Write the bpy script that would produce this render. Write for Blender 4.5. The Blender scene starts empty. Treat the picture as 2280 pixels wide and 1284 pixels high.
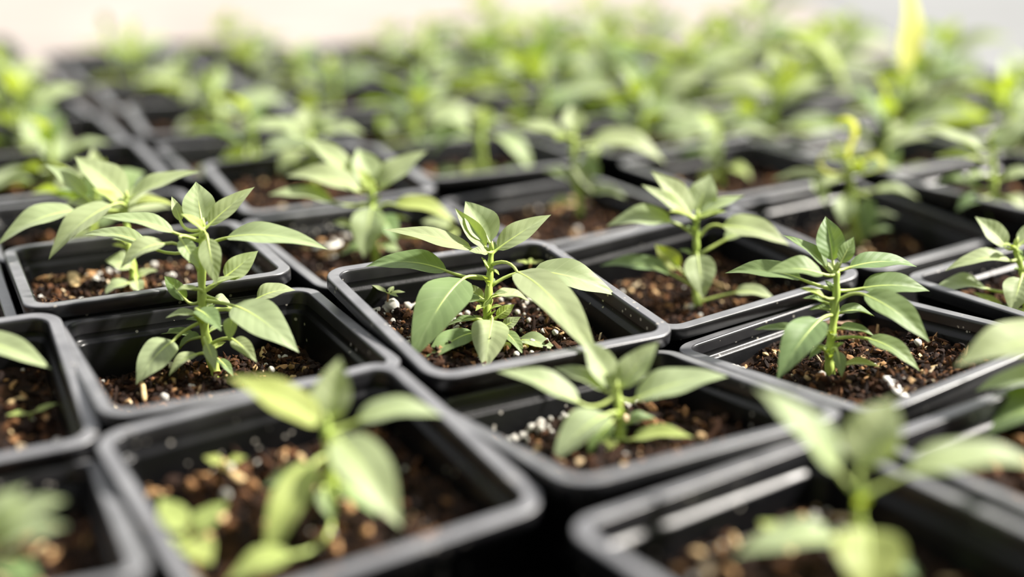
import bpy, bmesh, math, random
import numpy as np
from mathutils import Vector, Matrix, noise

random.seed(7)
SC = bpy.context.scene
COL = SC.collection
U = 0.09                      # one pot side, metres
H = 1.0                       # nominal rim height above the bench top, in pot sides
R = math.radians

# ------------------------------------------------------------------ camera
F_PX, PITCH, CAM_H = 2968.0, 0.3176, 1.666
cam_d = bpy.data.cameras.new('camera')
cam = bpy.data.objects.new('camera', cam_d); COL.objects.link(cam)
cam_d.sensor_width = 36.0
cam_d.lens = 36.0 * F_PX / 2280.0
cam_d.clip_start = 0.01; cam_d.clip_end = 200
CAM = Vector((0, 0, H + CAM_H))
cam.location = CAM * U
cam.rotation_euler = (math.pi / 2 - PITCH, 0, 0)
SC.camera = cam
cam_d.dof.use_dof = True
cam_d.dof.focus_distance = 5.06 * U
cam_d.dof.aperture_fstop = cam_d.lens / (0.182 * U * 1000)
cam_d.dof.aperture_blades = 0
FWD = Vector((0, math.cos(PITCH), -math.sin(PITCH)))
UPV = Vector((0, math.sin(PITCH), math.cos(PITCH)))
RGT = Vector((1, 0, 0))

def at(px, py, dep):
    """point (in pot sides) seen at a pixel of the photograph at a given depth"""
    return CAM + FWD * dep + RGT * ((px - 1140) / F_PX * dep) - UPV * ((py - 642) / F_PX * dep)

# ------------------------------------------------------------------ light
world = bpy.data.worlds.new('world'); SC.world = world
world.use_nodes = True
bg = world.node_tree.nodes['Background']
bg.inputs['Color'].default_value = (0.97, 0.98, 1.0, 1)
bg.inputs['Strength'].default_value = 0.82
sun_d = bpy.data.lights.new('sun', 'SUN'); sun = bpy.data.objects.new('sun', sun_d); COL.objects.link(sun)
sun_d.energy = 9.8; sun_d.angle = R(4); sun_d.color = (1.0, 0.945, 0.87)
SUN_FROM = Vector((0.80, 0.14, 0.74)).normalized()
sun.rotation_euler = (-SUN_FROM).to_track_quat('-Z', 'Y').to_euler()
SC.view_settings.view_transform = 'Standard'
SC.view_settings.look = 'None'
SC.view_settings.gamma = 1.0
SC.view_settings.use_curve_mapping = False
SC.view_settings.exposure = 0.25

# ------------------------------------------------------------------ materials
def mat(name):
    m = bpy.data.materials.new(name); m.use_nodes = True
    nt = m.node_tree
    return m, nt, nt.nodes['Principled BSDF'], nt.nodes['Material Output']

def nd(nt, t, **kw):
    n = nt.nodes.new(t)
    for k, v in kw.items(): setattr(n, k, v)
    return n

def ramp(nt, stops):
    r = nd(nt, 'ShaderNodeValToRGB')
    e = r.color_ramp.elements
    while len(e) < len(stops): e.new(0.5)
    for i, (p, c) in enumerate(stops):
        e[i].position = p; e[i].color = (*c, 1)
    return r

def math_n(nt, op, a, b=None, c=None):
    n = nd(nt, 'ShaderNodeMath', operation=op)
    for i, v in enumerate((a, b, c)):
        if v is None: continue
        if hasattr(v, 'links'): nt.links.new(v, n.inputs[i])
        else: n.inputs[i].default_value = v
    return n.outputs[0]

def plastic(name='black_plastic', c=((0.008, 0.008, 0.010), (0.016, 0.016, 0.018)), rg=(0.27, 0.46), spec=0.5, bump=0.1):
    m, nt, b, o = mat(name)
    tc = nd(nt, 'ShaderNodeTexCoord')
    mp = nd(nt, 'ShaderNodeMapping'); mp.inputs['Scale'].default_value = (1 / U,) * 3
    nt.links.new(tc.outputs['Object'], mp.inputs['Vector'])
    oi = nd(nt, 'ShaderNodeObjectInfo')
    ad = nd(nt, 'ShaderNodeVectorMath', operation='ADD')
    nt.links.new(mp.outputs[0], ad.inputs[0])
    sc = nd(nt, 'ShaderNodeVectorMath', operation='SCALE'); sc.inputs[0].default_value = (37, 17, 5)
    nt.links.new(oi.outputs['Random'], sc.inputs['Scale']); nt.links.new(sc.outputs[0], ad.inputs[1])
    v = nd(nt, 'ShaderNodeTexVoronoi'); v.inputs['Scale'].default_value = 26
    nt.links.new(ad.outputs[0], v.inputs['Vector'])
    n2 = nd(nt, 'ShaderNodeTexNoise'); n2.inputs['Scale'].default_value = 4.0; n2.inputs['Detail'].default_value = 6
    nt.links.new(ad.outputs[0], n2.inputs['Vector'])
    # sparse mineral specks: small voronoi cores, only where the noise is high
    core = math_n(nt, 'LESS_THAN', v.outputs['Distance'], 0.16)
    patch = math_n(nt, 'GREATER_THAN', n2.outputs['Fac'], 0.55)
    sp = math_n(nt, 'MULTIPLY', core, patch)
    mx = nd(nt, 'ShaderNodeMix', data_type='RGBA')
    nt.links.new(sp, mx.inputs['Factor'])
    r = ramp(nt, [(0.3, c[0]), (0.75, c[1])])
    n3 = nd(nt, 'ShaderNodeTexNoise'); n3.inputs['Scale'].default_value = 9; n3.inputs['Detail'].default_value = 8
    nt.links.new(ad.outputs[0], n3.inputs['Vector'])
    nt.links.new(n3.outputs['Fac'], r.inputs['Fac'])
    nt.links.new(r.outputs['Color'], mx.inputs['A'])
    mx.inputs['B'].default_value = (0.30, 0.28, 0.25, 1)
    nt.links.new(mx.outputs['Result'], b.inputs['Base Color'])
    rr = nd(nt, 'ShaderNodeMapRange'); rr.inputs['To Min'].default_value = rg[0]; rr.inputs['To Max'].default_value = rg[1]
    nt.links.new(n3.outputs['Fac'], rr.inputs['Value'])
    nt.links.new(rr.outputs['Result'], b.inputs['Roughness'])
    b.inputs['Specular IOR Level'].default_value = spec
    bp = nd(nt, 'ShaderNodeBump'); bp.inputs['Strength'].default_value = bump; bp.inputs['Distance'].default_value = 0.0004
    n4 = nd(nt, 'ShaderNodeTexNoise'); n4.inputs['Scale'].default_value = 60; n4.inputs['Detail'].default_value = 3
    nt.links.new(ad.outputs[0], n4.inputs['Vector'])
    nt.links.new(n4.outputs['Fac'], bp.inputs['Height']); nt.links.new(bp.outputs[0], b.inputs['Normal'])
    return m

def leaf_mat(name, base, vein, trans, tfac, rough=0.52):
    m, nt, b, o = mat(name)
    uv = nd(nt, 'ShaderNodeUVMap'); uv.uv_map = 'UVMap'
    sep = nd(nt, 'ShaderNodeSeparateXYZ'); nt.links.new(uv.outputs[0], sep.inputs[0])
    u = sep.outputs[0]
    v = math_n(nt, 'ABSOLUTE', math_n(nt, 'MULTIPLY_ADD', sep.outputs[1], 2.0, -1.0))
    # side veins: sweep towards the tip
    ph = math_n(nt, 'MULTIPLY_ADD', v, -0.20, u)
    ph = math_n(nt, 'FRACT', math_n(nt, 'MULTIPLY', ph, 7.0))
    tri = math_n(nt, 'ABSOLUTE', math_n(nt, 'SUBTRACT', ph, 0.5))       # 0 at vein
    side = nd(nt, 'ShaderNodeMapRange'); side.inputs['From Min'].default_value = 0.0; side.inputs['From Max'].default_value = 0.09
    side.inputs['To Min'].default_value = 0.55; side.inputs['To Max'].default_value = 0.0
    nt.links.new(tri, side.inputs['Value'])
    mid = nd(nt, 'ShaderNodeMapRange'); mid.inputs['From Min'].default_value = 0.03; mid.inputs['From Max'].default_value = 0.10
    mid.inputs['To Min'].default_value = 1.0; mid.inputs['To Max'].default_value = 0.0
    nt.links.new(v, mid.inputs['Value'])
    vein_f = math_n(nt, 'MAXIMUM', side.outputs[0], mid.outputs[0])
    tc = nd(nt, 'ShaderNodeTexCoord')
    n = nd(nt, 'ShaderNodeTexNoise'); n.inputs['Scale'].default_value = 5 / U * 1.0; n.inputs['Detail'].default_value = 5
    nt.links.new(tc.outputs['Object'], n.inputs['Vector'])
    oi = nd(nt, 'ShaderNodeObjectInfo')
    hs = nd(nt, 'ShaderNodeHueSaturation')
    hs.inputs['Color'].default_value = (*base, 1)
    h = nd(nt, 'ShaderNodeMapRange'); h.inputs['To Min'].default_value = 0.488; h.inputs['To Max'].default_value = 0.512
    nt.links.new(oi.outputs['Random'], h.inputs['Value']); nt.links.new(h.outputs[0], hs.inputs['Hue'])
    vv = nd(nt, 'ShaderNodeMapRange'); vv.inputs['From Min'].default_value = 0.3; vv.inputs['From Max'].default_value = 0.7
    vv.inputs['To Min'].default_value = 0.84; vv.inputs['To Max'].default_value = 1.12
    nt.links.new(n.outputs['Fac'], vv.inputs['Value']); nt.links.new(vv.outputs[0], hs.inputs['Value'])
    mx = nd(nt, 'ShaderNodeMix', data_type='RGBA'); mx.inputs['B'].default_value = (*vein, 1)
    nt.links.new(hs.outputs[0], mx.inputs['A'])
    nt.links.new(math_n(nt, 'MULTIPLY', vein_f, 0.45), mx.inputs['Factor'])
    nt.links.new(mx.outputs['Result'], b.inputs['Base Color'])
    b.inputs['Roughness'].default_value = rough
    b.inputs['Specular IOR Level'].default_value = 0.42
    b.inputs['Sheen Weight'].default_value = 0.12
    b.inputs['Sheen Roughness'].default_value = 0.5
    # quilted surface between the veins
    hgt = math_n(nt, 'ADD', math_n(nt, 'MULTIPLY', tri, 0.8), math_n(nt, 'MULTIPLY', n.outputs['Fac'], 1.6))
    bp = nd(nt, 'ShaderNodeBump'); bp.inputs['Strength'].default_value = 0.22; bp.inputs['Distance'].default_value = 0.0007
    nt.links.new(hgt, bp.inputs['Height']); nt.links.new(bp.outputs[0], b.inputs['Normal'])
    tr = nd(nt, 'ShaderNodeBsdfTranslucent'); 
    mt = nd(nt, 'ShaderNodeMix', data_type='RGBA'); mt.inputs['A'].default_value = (*trans, 1)
    mt.inputs['B'].default_value = (trans[0] * 1.15, trans[1] * 1.1, trans[2] * 2, 1)
    nt.links.new(vein_f, mt.inputs['Factor'])
    nt.links.new(mt.outputs['Result'], tr.inputs['Color'])
    ms = nd(nt, 'ShaderNodeMixShader'); ms.inputs[0].default_value = tfac
    nt.links.new(b.outputs[0], ms.inputs[1]); nt.links.new(tr.outputs[0], ms.inputs[2])
    nt.links.new(ms.outputs[0], o.inputs['Surface'])
    return m

def simple(name, c1, c2, scale, rough, bump=0.0, sss=None):
    m, nt, b, o = mat(name)
    tc = nd(nt, 'ShaderNodeTexCoord')
    n = nd(nt, 'ShaderNodeTexNoise'); n.inputs['Scale'].default_value = scale; n.inputs['Detail'].default_value = 8
    nt.links.new(tc.outputs['Object'], n.inputs['Vector'])
    r = ramp(nt, [(0.35, c1), (0.65, c2)])
    nt.links.new(n.outputs['Fac'], r.inputs['Fac']); nt.links.new(r.outputs['Color'], b.inputs['Base Color'])
    b.inputs['Roughness'].default_value = rough
    if bump:
        bp = nd(nt, 'ShaderNodeBump'); bp.inputs['Strength'].default_value = 0.7; bp.inputs['Distance'].default_value = bump
        nt.links.new(n.outputs['Fac'], bp.inputs['Height']); nt.links.new(bp.outputs[0], b.inputs['Normal'])
    return m

def crumb_mat():
    m, nt, b, o = mat('soil_crumbs')
    g = nd(nt, 'ShaderNodeNewGeometry')
    r = ramp(nt, [(0.0, (0.008, 0.004, 0.003)), (0.50, (0.024, 0.011, 0.006)), (0.76, (0.065, 0.027, 0.011)),
                  (0.88, (0.14, 0.062, 0.025)), (0.95, (0.30, 0.16, 0.07)), (0.985, (0.50, 0.35, 0.18)), (1.0, (0.66, 0.55, 0.38))])
    nt.links.new(g.outputs['Random Per Island'], r.inputs['Fac'])
    nt.links.new(r.outputs['Color'], b.inputs['Base Color'])
    b.inputs['Roughness'].default_value = 0.8; b.inputs['Specular IOR Level'].default_value = 0.2
    return m

def soil_mat():
    m, nt, b, o = mat('potting_soil')
    tc = nd(nt, 'ShaderNodeTexCoord')
    n = nd(nt, 'ShaderNodeTexNoise'); n.inputs['Scale'].default_value = 14 / U; n.inputs['Detail'].default_value = 10
    nt.links.new(tc.outputs['Object'], n.inputs['Vector'])
    r = ramp(nt, [(0.30, (0.006, 0.003, 0.002)), (0.52, (0.018, 0.009, 0.005)), (0.66, (0.05, 0.022, 0.010)), (0.82, (0.13, 0.06, 0.026))])
    nt.links.new(n.outputs['Fac'], r.inputs['Fac']); nt.links.new(r.outputs['Color'], b.inputs['Base Color'])
    b.inputs['Roughness'].default_value = 0.85; b.inputs['Specular IOR Level'].default_value = 0.15
    bp = nd(nt, 'ShaderNodeBump'); bp.inputs['Strength'].default_value = 1.0; bp.inputs['Distance'].default_value = 0.0015
    nt.links.new(n.outputs['Fac'], bp.inputs['Height']); nt.links.new(bp.outputs[0], b.inputs['Normal'])
    return m

M_POT = plastic(c=((0.0025, 0.0025, 0.0032), (0.005, 0.005, 0.006)), rg=(0.24, 0.40), spec=0.22)
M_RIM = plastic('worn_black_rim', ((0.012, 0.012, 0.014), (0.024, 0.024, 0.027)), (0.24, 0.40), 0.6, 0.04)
M_RIMTOP = plastic('rim_top_scuff_and_sheen', ((0.11, 0.111, 0.118), (0.20, 0.202, 0.21)), (0.28, 0.46), 0.9, 0.05)  # scuffs and dust, lightened further to imitate sky reflection on top faces
M_LEAF = leaf_mat('leaf_green', (0.40, 0.478, 0.25), (0.54, 0.61, 0.345), (0.45, 0.58, 0.045), 0.38)
M_LEAF_DK = leaf_mat('leaf_deep_green_shade', (0.205, 0.30, 0.115), (0.33, 0.42, 0.19), (0.32, 0.46, 0.04), 0.36)  # deeper green, with the shade of unlit leaves put into its colour
M_LEAF_YG = leaf_mat('leaf_young', (0.45, 0.54, 0.16), (0.60, 0.67, 0.26), (0.54, 0.66, 0.03), 0.46)
M_LEAF_YL = leaf_mat('leaf_yellow', (0.74, 0.76, 0.22), (0.80, 0.80, 0.34), (0.86, 0.88, 0.10), 0.45)
LM = {'g': M_LEAF, 'd': M_LEAF_DK, 'y': M_LEAF_YG, 'l': M_LEAF_YL}
M_STEM = simple('stem_green', (0.33, 0.45, 0.08), (0.46, 0.56, 0.12), 60 / U * .1, 0.5)
M_RIB = simple('petiole_green', (0.44, 0.55, 0.14), (0.54, 0.64, 0.20), 60 / U * .1, 0.45)
M_REDSTEM = simple('sprout_stem', (0.42, 0.20, 0.10), (0.50, 0.30, 0.12), 60 / U * .1, 0.5)
M_SOIL = soil_mat(); M_CRUMB = crumb_mat()
M_PERL = simple('perlite_white', (0.78, 0.74, 0.66), (0.90, 0.87, 0.80), 30 / U, 0.7, 0.0008)
M_BARK = simple('bark_brown', (0.16, 0.09, 0.055), (0.30, 0.20, 0.13), 25 / U, 0.8, 0.0006)
M_TWIG = simple('straw_tan', (0.45, 0.30, 0.13), (0.62, 0.46, 0.24), 25 / U, 0.7)
M_CHIP = simple('chip_orange', (0.30, 0.15, 0.055), (0.48, 0.28, 0.12), 25 / U, 0.75)
M_FLAKE = simple('white_husk', (0.80, 0.78, 0.72), (0.92, 0.90, 0.85), 25 / U, 0.6)
M_BENCH = simple('bench_black', (0.012, 0.012, 0.013), (0.03, 0.03, 0.03), 12, 0.6, 0.0005)
M_FLOOR = simple('floor_cream', (0.275, 0.24, 0.215), (0.345, 0.305, 0.275), 1.3, 0.85, 0.002)
M_PATH = simple('floor_grey', (0.165, 0.17, 0.17), (0.22, 0.225, 0.225), 1.7, 0.85, 0.002)
M_WALL = simple('wall_film', (0.78, 0.78, 0.76), (0.84, 0.84, 0.82), 0.6, 0.7)
M_BLOCKER = simple('sky_blocker_grey', (0.10, 0.105, 0.10), (0.15, 0.155, 0.15), 0.8, 0.8)  # for the added sky blocker behind the camera
M_STEEL = simple('bench_steel', (0.35, 0.36, 0.36), (0.5, 0.5, 0.5), 6, 0.45)

# ------------------------------------------------------------------ helpers
def mesh_obj(name, verts, faces, m, parent=None, uvs=None, smooth=True):
    me = bpy.data.meshes.new(name)
    me.from_pydata([tuple(v) for v in verts], [], faces)
    if uvs is not None:
        l = me.uv_layers.new(name='UVMap')
        for i, lp in enumerate(me.loops): l.data[i].uv = uvs[lp.vertex_index]
    if smooth: me.polygons.foreach_set('use_smooth', [True] * len(me.polygons))
    me.materials.append(m)
    return link(name, me, parent)

def link(name, me, parent=None):
    o = bpy.data.objects.new(name, me); COL.objects.link(o)
    if parent: o.parent = parent
    return o

def empty(name, loc):
    o = bpy.data.objects.new(name, None); COL.objects.link(o); o.location = loc
    o.empty_display_size = 0.01
    return o

def tag(o, label=None, cat=None, group=None, kind=None):
    if label: o['label'] = label
    if cat: o['category'] = cat
    if group: o['group'] = group
    if kind: o['kind'] = kind
    return o

def box(name, c, s, m, parent=None, bev=0.0):
    bm = bmesh.new(); bmesh.ops.create_cube(bm, size=1)
    for v in bm.verts: v.co = Vector((v.co.x * s[0] + c[0], v.co.y * s[1] + c[1], v.co.z * s[2] + c[2]))
    if bev: bmesh.ops.bevel(bm, geom=bm.edges[:], offset=bev, segments=2, affect='EDGES')
    me = bpy.data.meshes.new(name); bm.to_mesh(me); bm.free(); me.materials.append(m)
    return link(name, me, parent)

def tube_data(pts, rad, nseg=6, cap=True):
    V, Fc = [], []
    n = len(pts); prev = None
    for i, p in enumerate(pts):
        t = (pts[min(i + 1, n - 1)] - pts[max(i - 1, 0)]).normalized()
        if prev is None:
            a = Vector((1, 0, 0)) if abs(t.x) < 0.8 else Vector((0, 1, 0))
        else: a = prev
        x = (a - t * a.dot(t)).normalized(); y = t.cross(x); prev = x
        for k in range(nseg):
            an = 2 * math.pi * k / nseg
            V.append(p + (x * math.cos(an) + y * math.sin(an)) * rad[i])
    for i in range(n - 1):
        for k in range(nseg):
            a = i * nseg + k; b = i * nseg + (k + 1) % nseg
            Fc.append((a, b, b + nseg, a + nseg))
    if cap:
        Fc.append(tuple(range(nseg))[::-1]); Fc.append(tuple((n - 1) * nseg + k for k in range(nseg)))
    return V, Fc

def bez(a, b, c, n):
    return [a * (1 - t) ** 2 + b * 2 * t * (1 - t) + c * t * t for t in [i / n for i in range(n + 1)]]

REF = Vector((0, -0.2, 1)).normalized()
def prof(t):
    return 3.46 * (max(t, 0) ** 0.70) * (max(1 - t, 0) ** 1.16)

def leaf_data(B, T, width, arch, roll, fold, nl=14, nw=3, curl=0.0, wav=0.0, seed=0.0):
    """lamina from B to T (pot sides); returns verts, faces, uvs, centre line, normals"""
    a = T - B; L = a.length; ax = a / L
    up = REF - ax * ax.dot(REF)
    if up.length < 0.05: up = Vector((0, -1, 0)) - ax * (-ax.y)
    up.normalize()
    up = Matrix.Rotation(abs(roll) * (1 if ax.x >= 0 else -1), 3, ax) @ up
    fold *= 1.35
    ctr = B + a * 0.45 + up * (arch * L * 2)
    tip = T
    cen = bez(B, ctr, tip, nl)
    if curl:
        for i in range(nl + 1):
            t = i / nl
            if t > 0.6: cen[i] = cen[i] - up * curl * L * (t - 0.6) ** 2 * 3
    V, UV, NR = [], [], []
    for i in range(nl + 1):
        t = i / nl
        tg = (cen[min(i + 1, nl)] - cen[max(i - 1, 0)]).normalized()
        n = (up - tg * up.dot(tg)).normalized()
        w = tg.cross(n)
        NR.append(n)
        hw = width * 0.44 * prof(t)
        for j in range(-nw, nw + 1):
            s = j / nw
            lift = fold * abs(s) * hw + wav * hw * abs(s) * math.sin(t * 11 + seed + (1.3 if s > 0 else 0))
            lift -= 0.22 * hw * s * s * (1 if fold > 0 else -1) * 0.6
            V.append(cen[i] + w * (s * hw) + n * lift)
            UV.append((t, 0.5 + 0.5 * s))
    Fc = []; k = 2 * nw + 1
    for i in range(nl):
        for j in range(k - 1):
            q = i * k + j
            Fc.append((q, q + 1, q + k + 1, q + k))
    return V, Fc, UV, cen, NR

# ------------------------------------------------------------------ pots
def rsq(half, rad, seg=7):
    """rounded square outline"""
    out = []
    for q, (sx, sy) in enumerate(((1, 1), (-1, 1), (-1, -1), (1, -1))):
        for k in range(seg + 1):
            an = math.pi / 2 * (q + k / seg)
            out.append((sx * (half - rad) + rad * math.cos(an), sy * (half - rad) + rad * math.sin(an)))
    return out

def sweep(profile, name):
    V, Fc = [], []
    n = None
    for off, z, rad in profile:
        ring = rsq(0.5 - off, rad)
        n = len(ring)
        V += [(x * U, y * U, z * U) for x, y in ring]
    for i in range(len(profile) - 1):
        for k in range(n):
            a = i * n + k; b = i * n + (k + 1) % n
            Fc.append((a, a + n, b + n, b))
    return V, Fc, n

def make_pot_meshes():
    P = [(0.038, -0.052, .062), (0.008, -0.052, .094), (0.001, -0.047, .100), (0.0, -0.0095, .101), (0.0, -0.009, .101), (0.002, -0.003, .100), (0.0045, -0.0008, .099), (0.008, 0.0, .096), (0.0085, 0.0, .0957),
         (0.0425, 0.0, .0682), (0.043, 0.0, .068), (0.0465, -0.0012, .062), (0.049, -0.004, .061), (0.0505, -0.012, .060), (0.052, -0.050, .060)]
    V, Fc, n = sweep(P, 'rim')
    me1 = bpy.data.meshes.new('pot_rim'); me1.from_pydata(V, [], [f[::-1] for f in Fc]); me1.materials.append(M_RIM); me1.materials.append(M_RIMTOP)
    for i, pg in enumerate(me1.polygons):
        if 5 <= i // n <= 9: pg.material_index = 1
    me1.polygons.foreach_set('use_smooth', [True] * len(me1.polygons))
    # walls: inside with a ledge, bottom, outside
    P = [(0.052, -0.048, .060), (0.054, -0.066, .060), (0.059, -0.073, .058), (0.069, -0.078, .054), (0.073, -0.086, .052), (0.088, -0.30, .050), (0.135, -0.975, .04), (0.30, -0.985, .04),
         (0.30, -1.0, .04), (0.125, -1.0, .045), (0.118, -0.99, .05), (0.060, -0.16, .060), (0.038, -0.10, .062), (0.038, -0.050, .062)]
    V, Fc, n = sweep(P, 'body')
    nb = len(P)
    Fc = [f[::-1] for f in Fc]
    Fc.append(tuple(7 * n + k for k in range(n)))       # floor of the pot
    Fc.append(tuple(8 * n + k for k in range(n))[::-1])
    me2 = bpy.data.meshes.new('pot_body'); me2.from_pydata(V, [], Fc); me2.materials.append(M_POT)
    me2.polygons.foreach_set('use_smooth', [True] * len(me2.polygons))
    bm = bmesh.new(); bm.from_mesh(me2); bmesh.ops.recalc_face_normals(bm, faces=bm.faces[:]); bm.to_mesh(me2); bm.free()
    bm = bmesh.new(); bm.from_mesh(me1); bmesh.ops.recalc_face_normals(bm, faces=bm.faces[:]); bm.to_mesh(me1); bm.free()
    return me1, me2
ME_RIM, ME_BODY = make_pot_meshes()

def soil_h(a, b, sd, rough):
    p = Vector((a * 5 + sd * 13.7, b * 5 + sd * 5.1, sd))
    h = 0.034 * noise.noise(p) + rough * (0.020 * noise.noise(p * 3.1) + 0.012 * abs(noise.noise(p * 7.3)))
    return h

ICO = None
def ico():
    global ICO
    if ICO is None:
        bm = bmesh.new(); bmesh.ops.create_icosphere(bm, subdivisions=1, radius=1)
        bm.verts.ensure_lookup_table()
        ICO = (np.array([v.co for v in bm.verts]), np.array([[v.index for v in f.verts] for f in bm.faces])); bm.free()
    return ICO

def crumbs_mesh(n, sd, depth, rough, half, smin, smax):
    rng = np.random.default_rng(int(sd * 100) + 5)
    iv, jf = ico()
    nv = len(iv)
    V = np.zeros((n * nv, 3)); Fc = np.zeros((n * len(jf), 3), int)
    for i in range(n):
        a, b = rng.uniform(-half, half, 2)
        r = smin + (smax - smin) * rng.random() ** 3
        el = np.array([1.0, rng.uniform(.5, 1), rng.uniform(.35, .9)])
        if rng.random() < 0.16: el = np.array([2.2, .45, .35]); 
        jit = iv * (1 + rng.uniform(-.38, .38, (nv, 1)))
        q = rng.normal(size=4); q /= np.linalg.norm(q)
        w, x, y, z = q
        Rm = np.array([[1 - 2 * (y * y + z * z), 2 * (x * y - z * w), 2 * (x * z + y * w)], [2 * (x * y + z * w), 1 - 2 * (x * x + z * z), 2 * (y * z - x * w)], [2 * (x * z - y * w), 2 * (y * z + x * w), 1 - 2 * (x * x + y * y)]])
        c = np.array([a, b, -depth + soil_h(a, b, sd, rough) + r * 0.30])
        V[i * nv:(i + 1) * nv] = (jit * el * r) @ Rm.T + c
        Fc[i * len(jf):(i + 1) * len(jf)] = jf + i * nv
    me = bpy.data.meshes.new('crumbs')
    me.from_pydata((V * U).tolist(), [], Fc.tolist()); me.materials.append(M_CRUMB)
    return me

BEADS = []
def bead_mesh(i):
    while len(BEADS) <= i:
        k = len(BEADS); bm = bmesh.new(); bmesh.ops.create_icosphere(bm, subdivisions=2, radius=1)
        for v in bm.verts:
            v.co *= 1 + 0.22 * noise.noise(v.co * 1.4 + Vector((k * 3.3, 0, 0))) + 0.08 * noise.noise(v.co * 4 + Vector((k * 3.3, 0, 0)))
            v.co.z *= 0.85
        me = bpy.data.meshes.new('perlite_bead'); bm.to_mesh(me); bm.free(); me.materials.append(M_PERL)
        me.polygons.foreach_set('use_smooth', [True] * len(me.polygons))
        BEADS.append(me)
    return BEADS[i]

CHIPS = []
def chip_mesh(i):
    while len(CHIPS) <= i:
        me = bead_mesh(len(CHIPS)).copy()
        for v in me.vertices: v.co *= 1 + .45 * noise.noise(v.co * 1.8 + Vector((len(CHIPS) * 9.1, 3, 0)))
        me.name = 'wood_chip'; me.materials.clear(); me.materials.append((M_TWIG, M_CHIP)[len(CHIPS) % 2]); CHIPS.append(me)
    return CHIPS[i]
# tan chips likewise
CHIPPX = {'L': [(150, 620, 46, 18, 12), (205, 602, 30, 12, 9), (420, 582, 50, 12, 8)], 'N': [(565, 408, 36, 12, 16)], 'M': [(735, 556, 28, 10, 10)],
          'T': [(1190, 452, 60, 12, 12), (1290, 440, 60, 12, 6)], 'B': [(520, 1040, 110, 34, 16), (330, 1060, 24, 26, 6), (800, 1190, 60, 30, 5)], 'C': [(1640, 1190, 90, 36, 13)],
          'Y': [(2230, 915, 26, 12, 5)], 'W': [(1790, 490, 50, 8, 6), (2000, 555, 40, 12, 6)], 'D': [(60, 900, 36, 36, 9)], 'A': [(60, 1230, 40, 40, 6)],
          'S': [(1440, 640, 60, 20, 10), (1610, 650, 40, 16, 6)], 'R': [(1640, 780, 40, 20, 6), (2000, 800, 70, 24, 10)], 'E': [(590, 790, 40, 18, 6)]}
class Pot: pass
# where white beads gather on the soil: pixel centre, spread, count
BEADPX = {'P': [(806, 668, 16, 7, 22), (850, 682, 24, 14, 30), (915, 664, 14, 7, 8), (845, 712, 24, 16, 8), (1012, 712, 22, 12, 14), (1160, 688, 22, 12, 10), (1190, 740, 40, 20, 8), (1115, 660, 14, 8, 5)],
          'Q': [(1082, 932, 14, 8, 8), (1140, 940, 26, 9, 10), (1200, 908, 20, 12, 7), (1190, 968, 30, 14, 8), (1330, 890, 24, 8, 10), (1445, 838, 14, 7, 4)],
          'E': [(250, 800, 60, 12, 5), (640, 800, 40, 20, 5)], 'L': [(180, 630, 70, 22, 16), (420, 590, 60, 14, 8)],
          'M': [(735, 560, 26, 12, 12)], 'T': [(1210, 445, 40, 10, 6)], 'B': [(480, 1020, 90, 24, 8), (820, 1200, 60, 30, 5)], 'C': [(1640, 1170, 90, 36, 12)]}
POTS = {}
SHARED_SOIL = {}
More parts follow.
